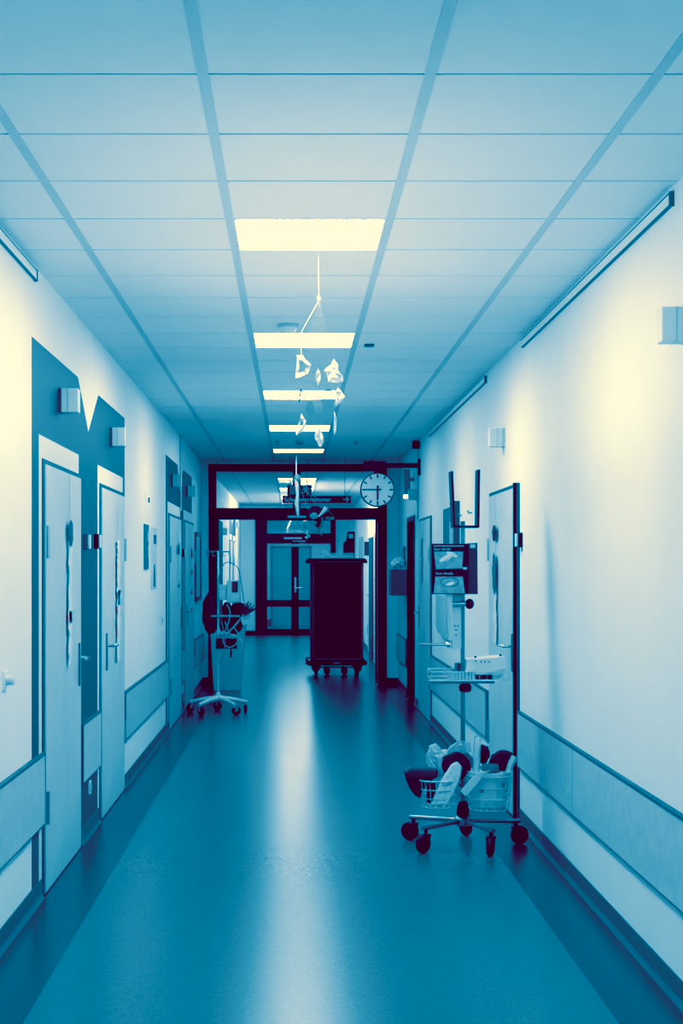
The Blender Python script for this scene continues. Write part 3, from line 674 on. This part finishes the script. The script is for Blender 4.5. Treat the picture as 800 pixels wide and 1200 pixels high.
# contents of the tray
r = thing('white_device_box', (sx(569), SD, zt+.0), 'white boxed device with dark buttons standing in the tray', 'box')
b = MB(); b.prism([(sx(543), zt), (sx(581), zt), (sx(590), zt+.075), (sx(588), zt+.135), (sx(545), zt+.115), (sx(542), zt+.05)], 'Y', SD-.11, SD+.10); b.build('device_body', 'white', r, bevel=.004)
b = MB(); b.prism([(sx(553), zt+.012), (sx(586), zt+.025), (sx(588), zt+.07), (sx(572), zt+.05)], 'Y', SD-.116, SD-.111); b.build('grey_flap', 'rail', r)  # flap slightly greyer than the device body
b = MB()
for x, y, rr in ((554, 768.5, .0065), (583, 766.5, .0065), (554.5, 773.5, .004), (560.5, 774, .004), (565, 774, .004), (570, 774, .004)): b.lathe((sx(x), SD-.116, sh(y)), [(rr, 0), (rr, .005)], 10, 'Y')
b.build('button', 'ink', r)
r = thing('medicine_box', (sx(534), SD-.12, zt), 'small dark striped box at the left of the white device in the tray', 'box')
b = MB(); b.box(sx(531), sx(541.5), SD-.1, SD-.06, zt+.0, zt+.098); b.build('carton', 'blue', r); b = MB(); b.box(sx(533.5), sx(537), SD-.103, SD-.1, zt+.005, zt+.095); b.build('label_stripe', 'ink', r)
r = thing('sachet_row', (sx(530), SD-.13, zt), 'row of pale sachets at the front of the tray', 'sachets')
b = MB()
for k in range(8): b.obox((sx(523.5+k*4), SD-.122, zt+.028), (.018, .012, .05), rx=-.15)
b.build('sachet', 'light', r, bevel=.002)
for k in range(3):
    b = MB(); b.box(sx(554.5+k*6.6), sx(559.8+k*6.6), SD-.135, SD-.118, zt+.003, zt+.034); tag(b.build('dark_vial_box', 'cart', bevel=.002), ['left of three small dark boxes at the front of the tray', 'middle of three small dark boxes at the front of the tray', 'right of three small dark boxes at the front of the tray'][k], 'box', 'small dark boxes on the tray')

# contents of the lower baskets
b = MB(); b.blob((sx(514), SD+.0, sh(892)), (.065, .05, .10), 5, .35, 1.6, 4, ry=-.35)
tag(b.build('plastic_bag', 'film'), 'crumpled clear plastic bag sticking up from the left basket', 'plastic bag')
b = MB(); b.prism([(sx(502), .25), (sx(521), .25), (sx(530), sh(925)), (sx(537), sh(906)), (sx(538), sh(895)), (sx(533), sh(889)), (sx(526), sh(893)), (sx(517), sh(907)), (sx(508), sh(925))], 'Y', SD-.135, SD-.095)
b.b.verts.ensure_lookup_table(); o = b.build('padded_packet', 'filmw', bevel=.01); tag(o, 'long pale packet leaning diagonally in the left wire basket', 'packet')
b = MB(); b.blob((sx(533), SD-.055, sh(896)), (.085, .035, .075), 2, .2, 1.5, 3, ry=.3); tag(b.build('black_pouch', 'soft', smooth=True), 'black curved pouch behind the pole in the left basket', 'pouch')
b = MB(); b.prism([(sx(508), sh(908)), (sx(516), sh(890)), (sx(526), sh(875)), (sx(538), sh(867)), (sx(550), sh(869)), (sx(552), sh(880)), (sx(540), sh(884)), (sx(525), sh(900)), (sx(516), sh(908))], 'Y', SD-.02, SD-.0)
tag(b.build('film_sleeve', 'film', bevel=.006), 'translucent arched sleeve draped over the black pouch', 'sleeve')
r = thing('hanging_bag', (sx(486), SD-.05, sh(935)), 'dark folded bag hanging over the left side of the left basket', 'bag')
b = MB(); b.prism([(sx(472), sh(902)), (sx(480), sh(898)), (sx(512), sh(899)), (sx(511), sh(910)), (sx(474), sh(910))], 'Y', SD-.09, SD+.05); b.build('bag_fold', 'purple', r, bevel=.012)
b = MB(); b.prism([(sx(474), sh(908)), (sx(510), sh(908)), (sx(499), sh(918)), (sx(493), sh(926)), (sx(491), sh(934)), (sx(484), sh(929)), (sx(479), sh(922)), (sx(476), sh(915))], 'Y', SD-.08, SD+.04); b.build('bag_body', 'soft', r, bevel=.012)
b = MB(); b.prism([(sx(498), .26), (sx(507), .25), (sx(512), .30), (sx(508), .375), (sx(500), .36)], 'Y', SD-.09, SD-.02); tag(b.build('dark_carton', 'cart', bevel=.004), 'dark carton low in the left wire basket', 'carton')
b = MB(); b.lathe((RBX, RBD, .24), [(.098, 0), (.105, .03), (.118, .17), (.124, .185), (.124, .198), (.115, .198), (.112, .19)], 32)
tag(b.build('white_tub', 'white', smooth=True), 'large pale round tub sitting in the right wire basket', 'tub')
b = MB()
for x, y, w, h in ((585, 915, .012, .03), (587, 930, .016, .006), (560, 922, .02, .02), (589, 922, .012, .01)): b.obox((sx(x), RBD-.112+abs(sx(x)-RBX)**2*3, sh(y)), (w, .004, h), rz=.3)
tag(b.build('printed_tag', 'blue'), 'small printed marks stuck on the round tub', 'tag')
b = MB(); b.lathe((sx(572), RBD-.02, sh(901)), [(.044, 0), (.05, .004), (.05, .02), (.046, .036), (.03, .036)], 24); tag(b.build('tape_roll', 'blue', smooth=True), 'blue round lid resting on the pale tub', 'lid')
b = MB(); b.tube([(sx(555), SD-.1, sh(905)), (sx(556), SD-.08, sh(890)), (sx(559), SD-.03, sh(863))], [.017, .022, .02], 12); tag(b.build('tube_package', 'film', smooth=True), 'upright clear tube package between the two baskets', 'tube')
b = MB(); b.prism([(sx(534), sh(921)), (sx(541), sh(927)), (sx(548), sh(919)), (sx(561), sh(903)), (sx(569), sh(897)), (sx(556), sh(899)), (sx(545), sh(908))], 'Y', SD-.215, SD-.205)
o = b.build('paper_strip', 'paper', bevel=.003); tag(o, 'pale folded paper strip hanging over the pole side of the right basket', 'paper')
b = MB(); b.blob((sx(588), SD+.0, sh(893)), (.078, .04, .062), 7, .3, 1.6, 3, ry=-.45); b.blob((sx(567), SD+.05, sh(885)), (.038, .04, .055), 3, .3); tag(b.build('black_cloth', 'soft', smooth=True), 'bunched black cloth behind the tub in the right basket', 'cloth')
b = MB(); b.tube([(sx(592), SD-.05, sh(906)), (sx(598), SD-.04, sh(893)), (sx(602), SD-.03, sh(886))], [.014, .02, .02], 10); tag(b.build('bottle', 'rail', smooth=True), 'slanted pale bottle at the right edge of the right basket', 'bottle')

# ================================================================= INFUSION STAND (left)
ID = 16.4; ix = lambda x: XX(x, ID); ih = lambda y: HT(y, ID); IX = ix(255.5)
r = thing('infusion_stand', (IX, ID, 0), 'white wheeled infusion stand with a pump near the left wall', 'stand')
for k in range(5):
    a = math.radians(90)+k*2*PI/5; ex, ey = IX+.33*math.cos(a), ID+.33*math.sin(a)
    b = MB(); b.tube([(IX+.02*math.cos(a), ID+.02*math.sin(a), .165), (IX+.15*math.cos(a), ID+.15*math.sin(a), .15), (ex, ey, .115)], [.03, .024, .018], 10); b.build('base_arm', 'white', r, smooth=True)
    caster(r, IX+.31*math.cos(a), ID+.31*math.sin(a), .11, .05, a+1.2, 'grey', 'black')
b = MB(); b.lathe((IX, ID, .14), [(.04, 0), (.045, .03), (.025, .07), (.018, .09)], 16); b.build('hub', 'white', r, smooth=True)
b = MB(); b.tube([(IX, ID, .2), (IX, ID, 1.775)], .012, 10); b.build('pole', 'white', r, smooth=True)
b = MB(); b.tube([(ix(241.5), ID, ih(646.5)), (ix(268), ID, ih(646.5))], .007, 8)
for x in (242, 249, 261, 268): b.tube([(ix(x), ID, ih(646.5)), (ix(x), ID-.01, ih(651)), (ix(x)+.02, ID-.01, ih(652)), (ix(x)+.025, ID-.01, ih(650))], .005, 6)
b.build('hook_bar', 'chrome', r, smooth=True)
b = MB(); b.tube([(ix(247.5), ID-.03, ih(722)), (ix(283), ID-.03, ih(722))], .014, 8); b.tube([(IX, ID, ih(722)), (IX, ID-.03, ih(722))], .014, 8); b.obox((ix(289), ID-.01, ih(722)), (.075, .05, .075)); b.build('cross_bar', 'metal', r, bevel=.002)
b = MB(); b.box(ix(256), ix(266), ID-.07, ID+.03, ih(703), ih(685)); b.box(ix(266), ix(281), ID-.09, ID+.04, ih(706), ih(680)); b.tube([(IX, ID, ih(695)), (ix(266), ID, ih(695))], .015, 6); b.build('pump_housing', 'light', r, bevel=.006)
b = MB(); b.box(ix(272), ix(279), ID-.094, ID-.09, ih(694), ih(681.5)); b.build('pump_screen', 'purple', r)
b = MB(); b.box(ix(257), ix(263.5), ID-.074, ID-.07, ih(700), ih(692)); b.box(ix(272), ix(279), ID-.094, ID-.09, ih(704), ih(696)); b.build('pump_panel', 'rail', r)
def cable(P, rad, m, nm='cable'):
    # Catmull-Rom smoothed tube
    P = [Vector(p) for p in P]; out = []
    for i in range(len(P)-1):
        p0, p1, p2, p3 = P[max(i-1,0)], P[i], P[i+1], P[min(i+2,len(P)-1)]
        for t in (0, .25, .5, .75):
            out.append(.5*((2*p1)+(p2-p0)*t+(2*p0-5*p1+4*p2-p3)*t*t+(3*p1-p0-3*p2+p3)*t**3))
    out.append(P[-1]); b = MB(); b.tube(out, rad, 6); return b.build(nm, m, r, smooth=True)
iq = lambda x, y, o=0: (ix(x), ID-.1+o, ih(y))
cable([iq(255,690), iq(258,672), iq(263,661), iq(269,659), iq(275,662), iq(280,668), iq(284,690), iq(286,705)], .005, 'grey')
cable([iq(266,708,-.02), iq(270,716,-.03), iq(268,730,-.02), iq(262,742), iq(262,752), iq(268,758), iq(276,755), iq(280,745), iq(275,735)], .006, 'light')
cable([iq(286,720), iq(276,732), iq(267,742), iq(264,748)], .008, 'light')
cable([iq(259,722), iq(262,738), iq(264,750), iq(263,765), iq(258,776), iq(256,770)], .005, 'grey')
cable([iq(264,728), iq(270,742), iq(281,748), iq(285,756), iq(282,764)], .006, 'rail')
b = MB(); b.box(ix(253), ix(277.5), ID-.08, ID+.05, ih(760), ih(748)); b.tube([(IX,ID,ih(754)),(ix(254),ID,ih(754))], .01, 6); b.build('cable_tray', 'cart', r, bevel=.01)
b = MB(); b.tube([iq(271,758), iq(271,764), iq(271,770)], [.006, .012, .009], 8); b.build('dangling_plug', 'black', r)
b = MB(); b.blob((ix(262), ID-.06, ih(743)), (.055, .04, .035), 2, .3); b.blob((ix(273), ID-.05, ih(746)), (.05, .04, .03), 5, .3); b.build('cable_bundle', 'light', r)
b = MB(); b.blob((ix(246), ID+.02, ih(715)), (.085, .06, .22), 2, .22, 1.5, 3, ry=.12); b.blob((ix(247), ID+.02, ih(733)), (.07, .05, .10), 4, .2)
o = b.build('black_bag', 'soft', smooth=True); tag(o, 'bulging black bag hanging at the left of the infusion stand', 'bag')
b = MB(); b.blob((ix(270), ID+.06, ih(731)), (.125, .05, .13), 6, .25, 1.6, 3, ry=-.2); b.blob((ix(279), ID+.04, ih(715)), (.08, .05, .09), 3, .25); b.blob((ix(265.5), ID+.04, ih(714)), (.05, .05, .08), 8, .2)
tag(b.build('dark_cloth_bundle', 'soft', smooth=True), 'dark cloth bundle slung behind the bar of the infusion stand', 'cloth')
b = MB()
for x1, y1 in ((292, 704), (295, 706), (298, 709), (301, 711), (299, 714), (290, 706), (287, 706)):
    b.tube([iq(282, 723, .04), iq((282+x1)/2+1, (721+y1)/2, .03), iq(x1, y1, .02)], [.012, .013, .004], 6)
tag(b.build('cable_fan', 'purple'), 'fan of dark spiky cable ends sticking out right of the infusion stand', 'cables')
# tall bin behind the stand
BD2 = 19.35; b = MB(); g = lambda x: XX(x, BD2)
a0, a1, c0, c1 = g(250), g(281), g(246), g(287); hb, ht = .0, HT(735, BD2)
b.prism([(a0, hb), (a1, hb), (c1, ht), (c0, ht)], 'Y', BD2, BD2+.4); o = thing('laundry_bin', ((a0+a1)/2, BD2+.2, 0), 'tall pale tapered bin standing behind the infusion stand', 'bin')
b.build('bin_body', 'linen', o, bevel=.01)
b = MB(); b.box(c0-.01, c1+.01, BD2-.01, BD2+.41, ht, ht+.04); b.build('lid', 'rail', o, bevel=.01)

# ================================================================= TRANSPORT CART
TD = 21.75; tx = lambda x: XX(x, TD); th = lambda y: HT(y, TD)
r = thing('transport_cart', (tx(395), TD+.35, 0), 'tall dark two door cabinet cart on casters in the screen opening', 'cart')
x0, x1, z0, z1 = tx(363.5), tx(425.5), th(775), th(656)
b = MB(); b.box(x0, x1, TD, TD+.7, z0, z1); b.build('cabinet_body', 'cart', r, bevel=.006)
for a, c in ((tx(367.5), tx(394.8)), (tx(395.6), tx(423.5))):
    b = MB(); b.box(a, c, TD-.02, TD-.001, th(771.5), th(659)); b.build('door', 'cart', r, bevel=.003)
b = MB(); e0, e1, f0, f1 = tx(366.5), tx(424.3), th(772.5), th(658)
for q_ in ((e0, e0+.011, f0, f1), (e1-.011, e1, f0, f1), (e0, e1, f0, f0+.011), (e0, e1, f1-.01, f1)): b.box(q_[0], q_[1], TD-.025, TD-.001, q_[2], q_[3])
b.box(tx(363.8), tx(364.4), TD-.006, TD, z0, z1); b.build('edge_profile', 'edge', r)
b = MB(); b.box(tx(394.9), tx(395.4), TD-.024, TD-.001, f0, f1); b.build('door_joint', 'purple', r)
b = MB(); b.box(tx(360.5), tx(427), TD-.04, TD+.74, z1, z1+.022); b.box(tx(361), tx(427), TD-.03, TD+.73, th(780), z0); b.build('bumper_frame', 'cart', r, bevel=.005)
for x in (361.5, 426.5):
    for y in (TD-.03, TD+.73):
        for z in (z1-.02, z0-.02):
            b = MB(); b.lathe((tx(x), y, z-.03), [(.02, 0), (.045, .01), (.045, .03), (.03, .05), (.03, .065)], 16); b.build('corner_bumper', 'black', r, smooth=True)
b = MB(); b.box(tx(391), tx(398), TD-.034, TD-.03, th(778), th(775.5)); b.build('name_plate', 'grey', r)
for x in (370, 419):
    for y in (TD+.02, TD+.66):
        b = MB(); b.lathe((tx(x), y, .08), [(.035, 0), (.058, .03), (.075, .12)], 14); b.build('caster_housing', 'black', r, smooth=True)
        caster(r, tx(x), y, .1, .055, -1.4 if x < 400 else -1.7)
for x in (382, 403):
    caster(r, tx(x), TD+.5, .21, .055, .6)
b = MB(); b.tube([(tx(374), TD+.66, .1), (tx(419), TD+.66, .1)], .012, 6); b.build('axle_bar', 'black', r)
# white wire basket on the cart and dark phone/box behind it
r2 = thing('white_wire_tray', (tx(395), TD+.2, z1+.022), 'white wire tray with papers lying on top of the dark cart', 'tray')
b = MB(); bz = z1+.022
for k, z in enumerate((bz+.004, bz+.035, bz+.07)): b.tube([(tx(374), TD+.05, z), (tx(416.5), TD+.05, z), (tx(416.5), TD+.4, z), (tx(374), TD+.4, z)], .005, 6, closed=True)
for k in range(16):
    x = tx(374)+(tx(416.5)-tx(374))*k/15
    b.tube([(x, TD+.05, bz+.004), (x, TD+.05, bz+.07)], .003, 5); b.tube([(x, TD+.05, bz+.004), (x, TD+.4, bz+.004)], .003, 5); b.tube([(x, TD+.4, bz+.004), (x, TD+.4, bz+.07)], .003, 5)
b.build('wire_frame', 'shell_white', r2)
b = MB(); b.box(tx(378), tx(414), TD+.09, TD+.36, bz+.009, bz+.05); b.box(tx(376), tx(385), TD+.1, TD+.33, bz+.05, bz+.11); b.build('paper_stack', 'white', r2)
r3 = thing('desk_phone', (tx(410), TD+.55, bz), 'dark box with a pale screen standing behind the wire tray on the cart', 'device')
b = MB(); b.prism([(tx(403.5), bz), (tx(417), bz), (tx(417), bz+.40), (tx(408.5), bz+.40), (tx(407), bz+.27), (tx(403.5), bz+.23)], 'Y', TD+.45, TD+.62); b.build('device_body', 'dark', r3, bevel=.01)
b = MB(); b.box(tx(410), tx(415), TD+.442, TD+.45, bz+.30, bz+.36); b.build('screen', 'light', r3)

# small items beyond the screen, on the right wall
b = MB(); b.box(XR-.12, XR, 27.2, 27.4, 1.8, 2.05); tag(b.build('wall_dispenser', 'purple'), 'small dark box on the right wall beyond the cart', 'dispenser')
b = MB(); b.box(XR-.05, XR, 30.2, 31.2, 1.6, 2.2); tag(b.build('wall_poster', 'light'), 'pale board on the bright right wall beyond the cart', 'board')

# ================================================================= CAMERA, WORLD, GRADE
w = bpy.data.worlds.new('world'); S.world = w; w.use_nodes = True
w.node_tree.nodes['Background'].inputs['Color'].default_value = (0, 0, 0, 1)
# added area lights without fixtures, brightening the end room, ceiling and far walls
def area(name, loc, rot, sx_, sy_, e):
    l = bpy.data.lights.new(name, 'AREA'); l.shape = 'RECTANGLE'; l.size = sx_; l.size_y = sy_; l.energy = e
    o = bpy.data.objects.new(name, l); C.objects.link(o); o.location = loc; o.rotation_euler = rot
    return o
area('end_room_fill', (0, 38.2, 2.9), (0, 0, 0), 1.2, 2.0, 32)  # added fill light for the end room, no fixture modelled
for dd_, e_ in ((6.1, 14), (8.6, 6.5), (12.2, 5), (16.0, 3)):
    area('ceiling_fill', (.1, dd_, 2.0), (PI, 0, 0), 1.3, 3.2, e_)  # added fills floating in mid-air, facing up to lighten the ceiling
area('far_wall_fill', (-.1, 26.6, 2.85), (0, -PI*.36, 0), .3, 2.6, 55); area('far_wall_fill', (.3, 31.0, 2.85), (0, PI*.36, 0), .3, 4.0, 65)  # added fills aimed at the side walls, imitating daylight from openings
cam = bpy.data.cameras.new('camera'); co = bpy.data.objects.new('camera', cam); C.objects.link(co)
co.location = (0, 0, EYE); co.rotation_euler = (PI/2, 0, 0)
cam.sensor_fit = 'VERTICAL'; cam.sensor_height = 24; cam.lens = 24*F/1200
cam.shift_x = (400-VX)/1200; cam.shift_y = (VY-600)/1200
cam.clip_start = .05; cam.clip_end = 100
S.camera = co

# split-tone grade of the photograph (purple blacks, teal mids, cream highlights), the same for every view
S.view_settings.view_transform = 'Standard'; S.view_settings.look = 'None'
S.view_settings.exposure = 0; S.view_settings.gamma = 1
TONE = [(0, (38,0,30)), (.09, (40,0,34)), (.16, (42,4,58)), (.22, (30,45,92)), (.29, (0,82,118)), (.37, (0,104,142)), (.45, (0,124,162)), (.53, (45,150,184)),
        (.61, (100,173,200)), (.69, (142,190,208)), (.77, (176,205,214)), (.85, (208,219,214)), (.92, (235,235,215)), (1, (255,252,218))]
def lin(v): v /= 255; return v/12.92 if v <= .04045 else ((v+.055)/1.055)**2.4
S.view_settings.use_curve_mapping = True
cm = S.view_settings.curve_mapping
cm.use_clip = True; cm.clip_min_x = 0; cm.clip_max_x = 1; cm.clip_min_y = 0; cm.clip_max_y = 1; cm.extend = 'HORIZONTAL'
for ci in range(3):
    c = cm.curves[ci]
    while len(c.points) > 2: c.points.remove(c.points[1])
    c.points[0].location = (0, lin(TONE[0][1][ci])); c.points[-1].location = (1, lin(TONE[-1][1][ci]))
    for t, col in TONE[1:-1]: c.points.new(t**2.2, lin(col[ci]))
    for p in c.points: p.handle_type = 'VECTOR'
cm.update()
S.cycles.use_denoising = True
S.cycles.max_bounces = 10; S.cycles.diffuse_bounces = 5; S.cycles.transparent_max_bounces = 16
S.cycles.sample_clamp_indirect = 4
S.cycles.caustics_reflective = False; S.cycles.caustics_refractive = False
